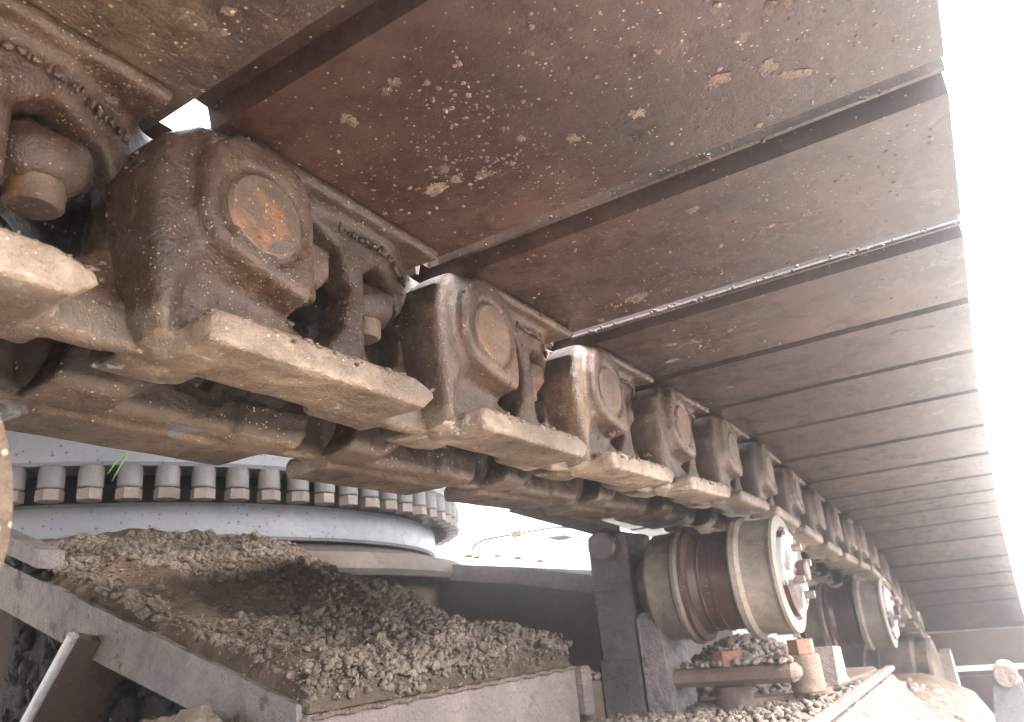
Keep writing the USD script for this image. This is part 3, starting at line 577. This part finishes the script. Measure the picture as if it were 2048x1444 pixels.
KP = np.array([[-3.88, .80], [-3.10, .80], [-2.31, .80], [-1.52, .80], [-0.72, .80], [0.075, .805], [0.868, .802], [1.672, .792], [2.455, .795], [3.235, .806], [4.03, .822], [4.80, .800], [5.545, .735], [6.265, .662], [6.985, .604], [7.70, .560], [8.38, .522], [9.05, .425], [9.73, .284], [10.40, .09], [11.03, -.075], [11.65, -.225], [12.25, -.40], [12.80, -.72], [13.10, -1.24], [13.05, -1.9], [12.65, -2.45]])
ORD = {6: 'first', 7: 'second', 8: 'third', 9: 'fourth', 10: 'fifth', 11: 'sixth', 12: 'seventh', 13: 'eighth', 14: 'ninth', 15: 'tenth', 16: 'eleventh', 17: 'twelfth', 18: 'thirteenth', 19: 'fourteenth', 20: 'fifteenth', 21: 'sixteenth', 22: 'seventeenth'}
def sec_matrix(i):
    p, q = KP[i], KP[i + 1]
    d = q - p; L = np.hypot(*d); a = math.atan2(d[1], d[0])
    m = np.eye(4)
    sx = L / 0.785
    m[:3, 0] = np.array([math.cos(a), 0, math.sin(a)]) * sx; m[:3, 1] = (0, 1, 0); m[:3, 2] = (-math.sin(a), 0, math.cos(a))
    m[:3, 3] = np.array([p[0] * U, 1.36 * U, p[1] * U + Z0])
    return m
def label_of(i):
    if i == 5: return 'mud smeared track section in the upper left corner with a nut inside its oval hole'
    if i < 5: return f'unseen track section added for shade behind the viewpoint, {["fifth", "fourth", "third", "second", "next"][i]} back from the upper left corner'  # unseen run behind the camera, added for the shade of its plates
    if i == 6: return 'nearest track section with a complete round pin boss, large at centre left'
    if i == 7: return 'second track section counting from the nearest complete pin boss, at the middle'
    if i >= 23: return f'track section curving down round the far idler, {["first", "second", "third"][i - 23]} on the bend'
    return f'{ORD[i]} track section counting from the nearest complete pin boss at left'
def fill_section(t, i, hi):
    B, Rl = (HB, HR) if hi else (LB, LR)
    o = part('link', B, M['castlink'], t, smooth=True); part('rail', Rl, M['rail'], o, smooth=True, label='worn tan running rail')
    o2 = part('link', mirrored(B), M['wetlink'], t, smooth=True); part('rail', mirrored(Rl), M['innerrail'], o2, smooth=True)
    part('pin', lathe([(0, -.338), (.080, -.338), (.087, -.331), (.087, .331), (.080, .338), (0, .338)], (0, 0, 0), 'y', 48), M['pin'], t)
    part('bushing', lathe([(0, -.05), (.135, -.05), (.135, .05), (0, .05)], (.785, 0, 0), 'y', 32), M['cast'], t)
    for s in (1, -1):
        for x in (0.235, 0.455):
            zt, zb = (0.118, -0.005) if x < .3 else (0.078, -0.035)
            a, b = nut_mesh(x, zt, zb)
            a, b = vf(a), vf(b)
            if s < 0: a, b = mirrored(a), mirrored(b)
            nn = part('nut', a, M['cast' if i != 6 or x > .3 else 'mudspot'], t, smooth=65); part('bolt_end', b, M['pin'], nn)
    gapset = {6: (-.155, .055, .03), 7: (-.104, .010, .026), 8: (-.068, .010, .008)}
    st, tip, tt = gapset.get(i, (-.165, .075, .03))
    pl = part('shoe_plate', plate_mesh(st, .640, tip, tt, jag=1.0 if i == 6 else 0.0), M['plate_muddy' if i == 5 else 'plate'], t, smooth=18)
    for x in (.06, .33, .58): part('grouser', grouser(x), M['plate'], pl, smooth=False)
    if hi:
        sp = part('mud_spatter', spatter(50 + i, {5: 900, 6: 800, 7: 420, 8: 260, 9: 120}.get(i, 100), i), M['mudspot'], pl, smooth=True, kind='stuff')
    if hi:
        r = np.random.default_rng(900 + i); V_ = B[0]; V_ = V_[(V_[:, 1] < -.12) & (V_[:, 2] < .19)]
        nz_ = meshkit.fbm(V_ * 7 + i * 3.1, 3, 5); V_ = V_[nz_ > .5]
        a_ = V_[r.integers(0, len(V_), 420)]; b_ = Rl[0]; b_ = b_[(b_[:, 2] > -.262) & (b_[:, 1] < -.33)]
        c_ = b_[r.integers(0, len(b_), 36)]; e_ = V_[r.integers(0, len(V_), 7)]
        part('mud_spatter', cat(lumps(a_, .0018 + .004 * r.random(420) ** 3, 60 + i, 1, .8, .7), lumps(c_, .003 + .006 * r.random(36) ** 2, 90 + i, 2, .5, .9), lumps(e_, .010 + .012 * r.random(7), 120 + i, 3, .5, 1.0)), M['mudspot'], o, smooth=True, kind='stuff')
        tx = r.uniform(-1.45, -.3, 160); part('mud_crumb', lumps(np.c_[np.full(160, st + .004) + r.normal(size=160) * .004, tx, .2 + tip + r.uniform(-.002, .02, 160)], 0.0015 + .0045 * r.random(160) ** 2.5, 150 + i, 1, 1, .7), M['cast'], t, smooth=True, kind='stuff')
    # cast marks: row of low dashes along the upper edge of the link
    if hi:
        r = np.random.default_rng(70); ms = []
        for q in range(22):
            x = .27 + q * .0142 + r.uniform(-.006, .006); z0 = .118 + r.uniform(-.006, .006) - .04 * max(0, (x - .4))
            sh = np.clip((x - 0.40) / 0.24, 0, 1); sh = sh * sh * (3 - 2 * sh) * 0.085
            ms.append(lumps([(x, -.262 + sh, z0 + .01)], [.0062 * r.uniform(.5, 1.3)], int(r.integers(1e6)), 1, r.uniform(1, 2.4), .7))
        part('cast_mark', cat(*ms), M['cast'], o, smooth=True)
KB = [(-3.88, .80), (-4.55, .66), (-5.05, .10), (-5.15, -.66), (-4.95, -1.42), (-4.45, -2.02)]  # unseen wrap of the track, added to block light from behind the camera
HI_SET = range(4, 10)
proto = None
for i in range(0, 26):
    m = sec_matrix(i)
    if i in HI_SET:
        t = thing('track_section', label_of(i), 'track section', group='track sections', matrix=m)
        fill_section(t, i, i > 4)
    else:
        t = thing('track_section', label_of(i), 'track section', group='track sections', matrix=m)
        if proto is None:
            fill_section(t, i, False); proto = t
        else:
            t.GetReferences().AddInternalReference(proto.GetPath()); t.SetInstanceable(True)

for j in range(len(KB) - 1):
    KP = np.array([KB[j + 1], KB[j]]); m = sec_matrix(0)
    t = thing('track_section', f'unseen track section added to block light at the driving end, {["first", "second", "third", "fourth", "fifth"][j]} on the bend', 'track section', group='track sections', matrix=m)
    t.GetReferences().AddInternalReference(proto.GetPath()); t.SetInstanceable(True)
drv = thing('drive_sprocket', 'unseen toothed drive sprocket added behind the viewpoint to block light', 'sprocket', (-4.0, 1.36, -1.7))  # unseen driving end, added to cut the light from behind
tooth = []
for k_ in range(21):
    a0 = k_ * 2 * math.pi / 21
    for rr_, da in ((1.02, -.11), (1.19, -.045), (1.19, .045), (1.02, .11)): tooth.append((-4.0 + rr_ * math.cos(a0 + da), -.62 + rr_ * math.sin(a0 + da)))
part('toothed_ring', prism(tooth, 1.28, 1.44, 'y'), M['cast'], drv)
part('drive_hub', lathe([(0, .75), (.55, .75), (.62, .82), (.62, 1.9), (0, 1.9)], (-4.0, 0, -.62), 'y', 48), M['dark'], drv)

# ------------------------------------------------------------------ idler at the far end, front bracket
idl = thing('idler', 'dull brown idler wheel at the far end of the track', 'idler', (11.95, 1.36, -1.6))
LI = lambda pr, n=96: lathe(pr, (11.95, 0, -1.62), 'y', n)
part('wheel', LI([(0, .93), (.85, .93), (.90, .95), (1.02, .96), (1.06, 1.0), (1.06, 1.14), (1.12, 1.18), (1.12, 1.54), (1.06, 1.58), (1.06, 1.72), (1.02, 1.76), (.9, 1.77), (.85, 1.79), (0, 1.79)]), M['clay'], idl)
part('hub', LI([(0, .70), (.28, .70), (.30, .72), (.30, .928), (0, .928)], 48), M['grease'], idl)
yoke = thing('idler_yoke', 'rough edged upright plate beside the far idler', 'yoke', (10.9, .78, -1.8))
part('cheek', prism([(10.75, -.70), (11.0, -.66), (11.15, -.74), (11.3, -1.9), (10.9, -1.9)], .70, .82, 'y'), M['pinkpaint'], yoke)
part('slide', bbox(9.62, 10.9, .84, 1.9, -1.9, -.98, .03), M['clay'], yoke)
gb = thing('guard_bracket', 'grey triangular steel bracket with a rounded lug in the bottom right corner', 'bracket', (7.6, .2, -1.6))
part('plate', prism([(.42, -1.6), (.06, -1.6), (.06, -.70), (.10, -.62), (.17, -.60), (.23, -.66)], 7.35, 7.45, 'x'), M['steelgrey'], gb, smooth=20)
part('lug', lathe([(0, 7.30), (.075, 7.30), (.085, 7.31), (.085, 7.75), (0, 7.75)], (0, .14, -.66), 'x', 28), M['pinkpaint'], gb)
part('back_plate', prism([(.30, -1.6), (.02, -1.6), (.04, -.72), (.12, -.64)], 7.47, 7.8, 'x'), M['pinkpaint'], gb, smooth=20)

# ------------------------------------------------------------------ things seen through the gap under the chain
def ray(px, hyp):
    r = R @ np.array([px[0] - 1024., px[1] - 722., 1500.]); return r / np.hypot(r[0], r[1]) * hyp
P_ = [ray(p, h) for p, h in (((944, 1100), 7.35), ((950, 1090), 7.35), ((966, 1080), 7.36), ((1020, 1070), 7.4), ((1100, 1056), 7.4), ((1190, 1053), 7.4))]
hose = thing('grease_pipe', 'thin bent grease pipe with a clamp crossing the bright gap', 'pipe', P_[0])
part('pipe', tube(P_, .011, 8), M['hose'], hose, smooth=60)
part('clamp', tube([ray((1024, 1070), 7.4), ray((1042, 1066), 7.4)], .03, 10), M['fitting'], hose, smooth=40)
tb = np.array([ray(p, h) for p in ((1088, 1075), (1116, 1082), (1152, 1076), (1130, 1069)) for h in (7.38, 7.44)])
part('tab', m3.Manifold.hull_points(tb), M['hose'], hose, smooth=False)
for pa, pb, clips in (((870, 1101), (1010, 1125), ((936, 1113), (950, 1115))), ((905, 1100), (1120, 1128), ((995, 1104), (1026, 1110), (1045, 1126)))):
    A_, B_ = ray(pa, 7.0), ray(pb, 7.3)
    w_ = thing('wire', 'thin taut wire with two small brass clips in the bright gap' if len(clips) == 2 else 'longer thin wire with three brass clips above the dark ledge', 'wire', A_)
    part('strand', tube([A_, (A_ + B_) / 2 - (0, 0, .006), B_], .004, 6), M['hose'], w_, smooth=60)
    for t_ in ((.45, .56) if len(clips) == 2 else (.4, .58, .8)):
        q_ = A_ + (B_ - A_) * t_; part('clip', lumps([q_, q_ + (.02, -.02, 0)], [.022, .02], int(t_ * 100), 2, .7, .4), M['fitting'], w_, smooth=True)

# ------------------------------------------------------------------ mist volume added to stand in for lens glare
if GLARE_HAZE > 0:
    hz = usdkit.material(stage, '/World/Looks/glare_haze', {'v': ('principled_volume', {'color': (0.93, 0.95, 1.0), 'density': GLARE_HAZE, 'anisotropy': 0.93})}, [], volume='v.volume')
    single('glare_haze', trimesh.creation.box(((2 * G + 4), (2 * G + 4), 11.0), trimesh.transformations.translation_matrix((0, 0, -2.08))), hz, kind='stuff', smooth=False, base=(0, 0, 0))
print('prims', len(list(stage.Traverse())))
